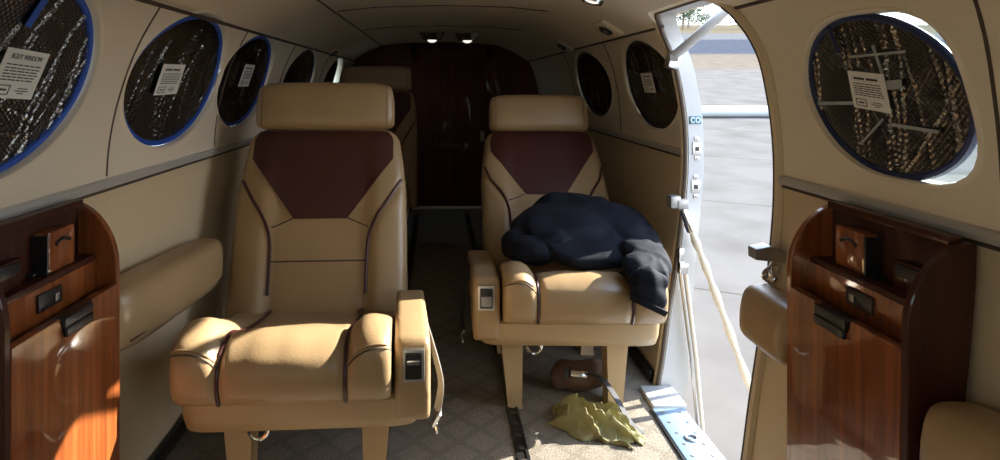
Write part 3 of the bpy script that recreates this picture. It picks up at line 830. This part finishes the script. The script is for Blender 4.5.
cabinet(1, 'glossy wood veneer side cabinet on the right wall, forward of the doorway', .765, 1.030, .600)

# ------------------------------------------------------------------ wall armrests
def wall_arm(side, label, y0, y1, zt, zb, prot, rise=0.):
    root = thing('wall_armrest', label, 'armrest', (wx(side, zb)-side*prot/2, (y0+y1)/2, zb), 0, 'padded armrests along the cabin walls')
    mb = MB(); rg = []
    N = 30
    for j in range(N+1):
        t = -1+2*j/N; s = math.sin(t*PI/2); e = max(.04, (1-abs(s)**6)**.3 if abs(s) < 1 else 0)
        y = (y0+y1)/2+(y1-y0)/2*s; dz = rise*(y1-y)/(y1-y0); r = []
        for i in range(28):
            th = 2*PI*i/28; c, sn = math.cos(th), math.sin(th)
            z = (zt+zb)/2+dz+(zt-zb)/2*sgn(sn)*abs(sn)**.6*(.55+.45*e)
            q = sgn(c)*abs(c)**.6*(.3+.7*e)
            x = wx(side, z)-side*(.004+prot/2*(.75+.25*e))+side*prot/2*q*(1 if c > 0 else (.96 if sn < 0 else 1))
            x = min(x, wx(1, z)-.003) if side > 0 else max(x, wx(-1, z)+.003)
            r.append(Vector((x, y, z)))
        rg.append(r)
    mb.rings(rg); pd = mb.build('pad', M['leather'], root, world=True, angle=60)
    mb = MB(); mb.tube([Vector((wx(side, zb+.03)-side*(prot-.004), y0+.03+(y1-y0-.06)*k/12, zb+.025+rise*(1-k/12))) for k in range(13)], .0018, 6)
    mb.build('stitch_seam', M['seam'], pd, world=True)
wall_arm(-1, 'long tan padded armrest on the left wall beside the front seat', 1.06, 1.59, .455, .325, .092, .035)
wall_arm(1, 'short tan padded armrest on the right wall at the forward edge of the doorway', 1.045, 1.205, .458, .352, .080)
wall_arm(1, 'tan padded armrest at the bottom right corner, in front of the right cabinet', .20, .752, .470, .345, .098)

# ------------------------------------------------------------------ overhead fittings
for i, (x, y) in enumerate(((-.027, 3.27), (.165, 3.27))):
    z = cz(x-X0)
    t = thing('ceiling_spotlight', 'chrome ceiling spotlight, %s of the pair over the aisle' % ('left' if i == 0 else 'right'), 'light', (x, y, z-.045), 0, 'ceiling spotlights')
    mb = MB()
    def circ(r, zz, sq=1.): return [Vector((x+r*math.cos(2*PI*k/24), y+r*sq*math.sin(2*PI*k/24), zz)) for k in range(24)]
    mb.rings([circ(.070, z+.003), circ(.070, z-.010), circ(.060, z-.020), circ(.048, z-.042), circ(.038, z-.048), circ(.030, z-.036), circ(.026, z-.030)])
    mb.build('housing', M['chrome'], t, world=True, angle=35)
    mb = MB(); mb.rings([circ(.026, z-.031), circ(.024, z-.052), circ(.012, z-.060)]); mb.build('lens', M['lens'], t, world=True)
def gasper(x, y, label, side):
    a = x-X0; z = cz(a); dzz = (cz(abs(a)+.01)-cz(abs(a)-.01))/.02
    tilt = math.atan(dzz)*(-1 if a > 0 else 1)
    t = thing('air_vent', label, 'vent', (x, y, z-.03), 0, 'overhead air vents')
    mb = MB(); mb.box((x, y, z-.005), (.085, .13, .016), .006, rot=(0, tilt, 0)); mb.build('cover', M['ceil'], t, world=True)
    R = Euler((0, tilt, 0)).to_matrix()
    dn = R @ Vector((0, 0, -1)); c0 = Vector((x, y, z))
    def circ(r, h): return [c0+dn*h+R @ Vector((r*math.cos(2*PI*k/20), 0, 0))+Vector((0, 1.35*r*math.sin(2*PI*k/20), 0)) for k in range(20)]
    mb = MB(); mb.rings([circ(.026, .008), circ(.025, .015), circ(.020, .019), circ(.014, .013), circ(.008, .011)]); nz = mb.build('nozzle', M['black'], t, world=True)
    mb = MB(); mb.rings([circ(.009, .012), circ(.008, .019), circ(.004, .021)]); mb.build('knob', M['steel'], nz, world=True)
gasper(-.555, 3.18, 'square air vent on the left ceiling edge above the rear windows', -1)
gasper(.575, 2.02, 'square air vent on right ceiling edge nearest the doorway', 1)
gasper(.585, 2.78, 'square air vent on right ceiling edge farther aft', 1)
x, y = .447, 1.735; z = cz(x-X0)
t = thing('reading_light', 'chrome reading light at the top edge of the photo, right of centre', 'light', (x, y, z-.03))
def circ(r, zz): return [Vector((x+r*math.cos(2*PI*k/20), y+r*math.sin(2*PI*k/20), zz+.30*-r*math.cos(2*PI*k/20))) for k in range(20)]
mb = MB(); mb.rings([circ(.036, z+.002), circ(.036, z-.010), circ(.028, z-.020), circ(.022, z-.014)]); mb.build('housing', M['chrome'], t, world=True)
mb = MB(); mb.rings([circ(.022, z-.015), circ(.012, z-.019)]); mb.build('lens', M['lens'], t, world=True)

# ------------------------------------------------------------------ jacket on the right seat
def folds(vs, ns, amp, sc, seed, lo=-1e9):
    out = []
    for v, nn in zip(vs, ns):
        q = Vector((v.x*sc[0], v.y*sc[1], v.z*sc[2]))+Vector((seed, seed*.7, 0))
        w = noise.noise(q*.5)
        h = 1-abs(noise.noise(q+Vector((w, w, w))))*2
        h2 = 1-abs(noise.noise(q*2.1+Vector((3, 1, w))))*2
        p = v+nn*(amp*(h*.7+h2*.35)-amp*.3)
        if p.z < lo: p.z = lo+(p.z-lo)*.1
        out.append(p)
    return out
t = thing('jacket', 'crumpled dark navy jacket heaped on the right seat cushion', 'jacket', (.42, 1.70, .36))
vs, ns, fs = remesh([((.36, 1.72, .425), (.150, .140, .060), (.15, 0, .1)), ((.47, 1.79, .440), (.145, .105, .060), (.1, .05, -.2)), ((.42, 1.83, .470), (.13, .060, .046), (.3, 0, .05)),
                     ((.255, 1.66, .400), (.075, .085, .036), (.2, .1, .5)), ((.55, 1.73, .405), (.080, .11, .060), (.2, .3, 0)), ((.40, 1.61, .405), (.150, .065, .030), (.2, 0, 0)),
                     ((.555, 1.63, .395), (.060, .09, .045), (.2, .3, 0)), ((.51, 1.82, .452), (.10, .05, .045), (.3, .2, -.1))], .008, 5)
vs = folds(vs, ns, .020, (5, 7, 9), 3.1)
for v in vs: v.x = min(v.x, wx(1, v.z)-.03)
obj('body', vs, fs, M['navy'], t, True, world=True, angle=70)
vs, ns, fs = remesh([((.545, 1.565, .400), (.062, .070, .034), (.3, .15, .3)), ((.522, 1.495, .385), (.058, .055, .026), (.6, .1, .1)), ((.508, 1.446, .375), (.050, .024, .035), (.2, .15, 0)),
                     ((.505, 1.434, .350), (.046, .018, .026), (.1, .2, 0)), ((.528, 1.436, .334), (.026, .016, .024), (.1, .3, 0))], .006, 4)
vs = folds(vs, ns, .010, (12, 12, 9), 8.4)
obj('sleeve', vs, fs, M['navy'], t, True, world=True, angle=70)
mb = MB()
P = catmull([(.460, 1.424, .348), (.482, 1.414, .338), (.510, 1.413, .325), (.542, 1.418, .308)], 6)
mb.tube(P, 0, flat=(.014, .004), up=(0, 1, .2)); mb.build('cuff', M['navy'], t, world=True)
vs, ns, fs = remesh([((.27, 1.615, .412), (.070, .050, .028), (.2, 0, .35)), ((.33, 1.63, .425), (.06, .045, .028), (.1, .1, .2)), ((.228, 1.60, .402), (.035, .035, .018), (.2, 0, .5))], .006, 4)
vs = folds(vs, ns, .010, (12, 12, 12), 5.2)
obj('collar', vs, fs, M['navy'], t, True, world=True, angle=70)

# ------------------------------------------------------------------ cloth, pouch and strap on the floor
def cloth_fn(u, v):
    a0 = Vector((.305, 1.545, 0)); a1 = Vector((.478, 1.425, 0)); d = (a1-a0).normalized(); nrm = Vector((-d.y, d.x, 0))
    nz = noise.noise(Vector((u*3.1, v*2.3, .4))); n2 = noise.noise(Vector((u*9, v*14, 2.)))
    wdt = .145*(1-.45*u)*(.75+.25*math.sin(PI*min(1, u*1.2+.1)))
    s_ = v*2*PI*2.3+nz*4.5+u*2.6
    env = max(0, 1-abs(2*v-1)**3.5)*max(0, 1-abs(2*u-1)**4)
    z = env*(.056*(1-.55*u)+.021*math.sin(s_)+.012*n2+.010*abs(noise.noise(Vector((u*17, v*11, 5)))))+.004*(1-env)
    p = a0.lerp(a1, u)+nrm*((v-.5)*wdt+.010*math.sin(s_+1.2)+.012*nz)+d*(.012*n2+.014*math.sin(v*7+u*3))
    return Vector((p.x, p.y, max(.0035, z)))
mb = MB(); mb.grid(cloth_fn, 70, 80, thick=(0, 0, -.0025))
tag(mb.build('cleaning_cloth', M['olive'], angle=70), 'crumpled olive cloth lying on the carpet below the right seat', 'cloth')
t = thing('pouch', 'small dark brown pouch behind the olive cloth by the seat leg', 'pouch', (.385, 1.66, 0))
vs, ns, fs = remesh([((.385, 1.675, .040), (.070, .045, .042), (0, 0, -.2)), ((.43, 1.67, .045), (.045, .04, .040), (0, 0, .2)), ((.35, 1.68, .03), (.04, .035, .03), (0, 0, 0))], .007, 6)
vs = [v+nn*.008*noise.noise(v*30) for v, nn in zip(vs, ns)]
for v in vs: v.z = max(v.z, .001)
obj('body', vs, fs, M['brown'], t, True, world=True, angle=70)
mb = MB(); mb.box((.385, 1.627, .066), (.045, .012, .016), .003, rot=(-.5, .05, -.15)); bk = mb.build('buckle', M['chrome'], t, world=True)
mb = MB(); mb.box((.350, 1.631, .066), (.014, .014, .024), .003, rot=(-.5, .05, -.15)); mb.build('clip', M['black'], bk, world=True)
P = catmull([(.405, 1.625, .07), (.435, 1.58, .075), (.455, 1.53, .055), (.475, 1.485, .02), (.498, 1.455, .004)], 8)
mb = MB(); mb.tube(P, 0, flat=(.016, .003), up=(0, .3, 1)); mb.build('strap', M['bstrap'], t, world=True)

# ------------------------------------------------------------------ outside
TILT = .105
mb = MB(); S = 420.
gv = [(-S, -S, 0), (S, -S, 0), (S, S, 0), (-S, S, 0)]
g = obj('ground', gv, [(0, 1, 2, 3)], M['ground'], None, False, kind='structure')
g.location = (0, 0, -1.10); g.rotation_euler = (math.atan(TILT), 0, 0)
def gz(y): return -1.10+TILT*y
t = thing('pipe', 'long white pipe lying across the sunlit apron outside', 'pipe', (7.0, 12.3, gz(12.3)))
mb = MB(); mb.tube([(3.5, 12.3, gz(12.3)+.115), (11.0, 12.3, gz(12.3)+.115)], .115, 24); mb.build('barrel', M['asph'], t, world=True)
for x in (4.2, 10.2):
    mb = MB(); mb.tube([(x-.03, 12.3, gz(12.3)+.118), (x+.03, 12.3, gz(12.3)+.118)], .125, 24); mb.build('collar', M['alum'], t, world=True)

def tree(x, y, h, r, label, leaf, seed):
    rnd = random.Random(seed)
    z0 = gz(y)
    t = thing('tree', label, 'tree', (x, y, z0), 0, 'trees beyond the road')
    mb = MB(); mb.tube([(x, y, z0-.1), (x+.1, y, z0+h*.3), (x+.3, y, z0+h*.55)], [r*.06, r*.045, r*.03], 8)
    for k in range(5):
        a = rnd.uniform(0, 2*PI); mb.tube([(x+.15, y, z0+h*.35), (x+r*.5*math.cos(a), y+r*.5*math.sin(a), z0+h*.7)], [r*.03, r*.015], 6)
    mb.build('trunk', M['bark'], t, world=True)
    mb = MB()
    cl = [(rnd.gauss(0, .42)*r, rnd.gauss(0, .42)*r, h*(.50+rnd.uniform(-.34, .34))) for _ in range(22)]
    for c in cl:
        for _ in range(60):
            d = Vector((rnd.gauss(0, 1), rnd.gauss(0, 1), rnd.gauss(0, .7)))*r*.16
            p = Vector((x+c[0], y+c[1], z0+c[2]))+d; s = rnd.uniform(.12, .26)*r*.35
            u = Vector((rnd.gauss(0, 1), rnd.gauss(0, 1), rnd.gauss(0, 1))).normalized(); w = u.orthogonal().normalized()
            mb.add([p-u*s, p+w*s*.6, p+u*s, p-w*s*.6], [(0, 1, 2, 3)])
    mb.build('crown', leaf, t, world=True, smooth=False)
tree(61.5, 150, 11.0, 6.4, 'leafy green tree at the left edge of the doorway view', M['leafa'], 1)
tree(74.5, 178, 8.2, 4.6, 'smaller green tree just right of the leafy one, far outside', M['leafa'], 2)
tree(85, 160, 6.0, 6.0, 'low dry bushy tree far outside at right end of the doorway view', M['leafb'], 3)
tree(86, 190, 6.0, 4.6, 'hazy low bush between the far trees, behind the strut', M['leafb'], 4)

# ------------------------------------------------------------------ light
w = bpy.data.worlds.new('world'); bpy.context.scene.world = w; w.use_nodes = True
nt = w.node_tree; bg = nt.nodes['Background']
tc = nt.nodes.new('ShaderNodeTexCoord'); sp = nt.nodes.new('ShaderNodeSeparateXYZ'); rp = nt.nodes.new('ShaderNodeValToRGB')
rp.color_ramp.elements[0].position = 0.; rp.color_ramp.elements[0].color = (.92, .95, 1.0, 1)
rp.color_ramp.elements[1].position = .8; rp.color_ramp.elements[1].color = (.42, .60, .92, 1)
nt.links.new(tc.outputs['Generated'], sp.inputs[0]); nt.links.new(sp.outputs['Z'], rp.inputs[0]); nt.links.new(rp.outputs[0], bg.inputs['Color'])
bg.inputs['Strength'].default_value = 4.0
sd = bpy.data.lights.new('sun', 'SUN'); sd.energy = 14; sd.angle = .0093; sd.color = (1., .965, .90)
so = bpy.data.objects.new('sun', sd); C.objects.link(so)
so.rotation_euler = Vector((-1, -.36, -.585)).to_track_quat('-Z', 'Y').to_euler(); so.location = (8, 4, 6)

# ------------------------------------------------------------------ camera
cd = bpy.data.cameras.new('camera'); cam = bpy.data.objects.new('camera', cd); C.objects.link(cam)
cam.location = (0, 0, .85); cam.rotation_euler = (PI/2, 0, 0)
cd.sensor_width = 36; cd.lens = 21.6; cd.shift_x = .063; cd.shift_y = -.145; cd.clip_start = .02; cd.clip_end = 1500
sc = bpy.context.scene; sc.camera = cam
sc.view_settings.view_transform = 'Standard'; sc.view_settings.look = 'None'
sc.view_settings.gamma = 1; sc.view_settings.use_curve_mapping = False
sc.view_settings.exposure = 0.76
sc.cycles.max_bounces = 8; sc.cycles.diffuse_bounces = 5
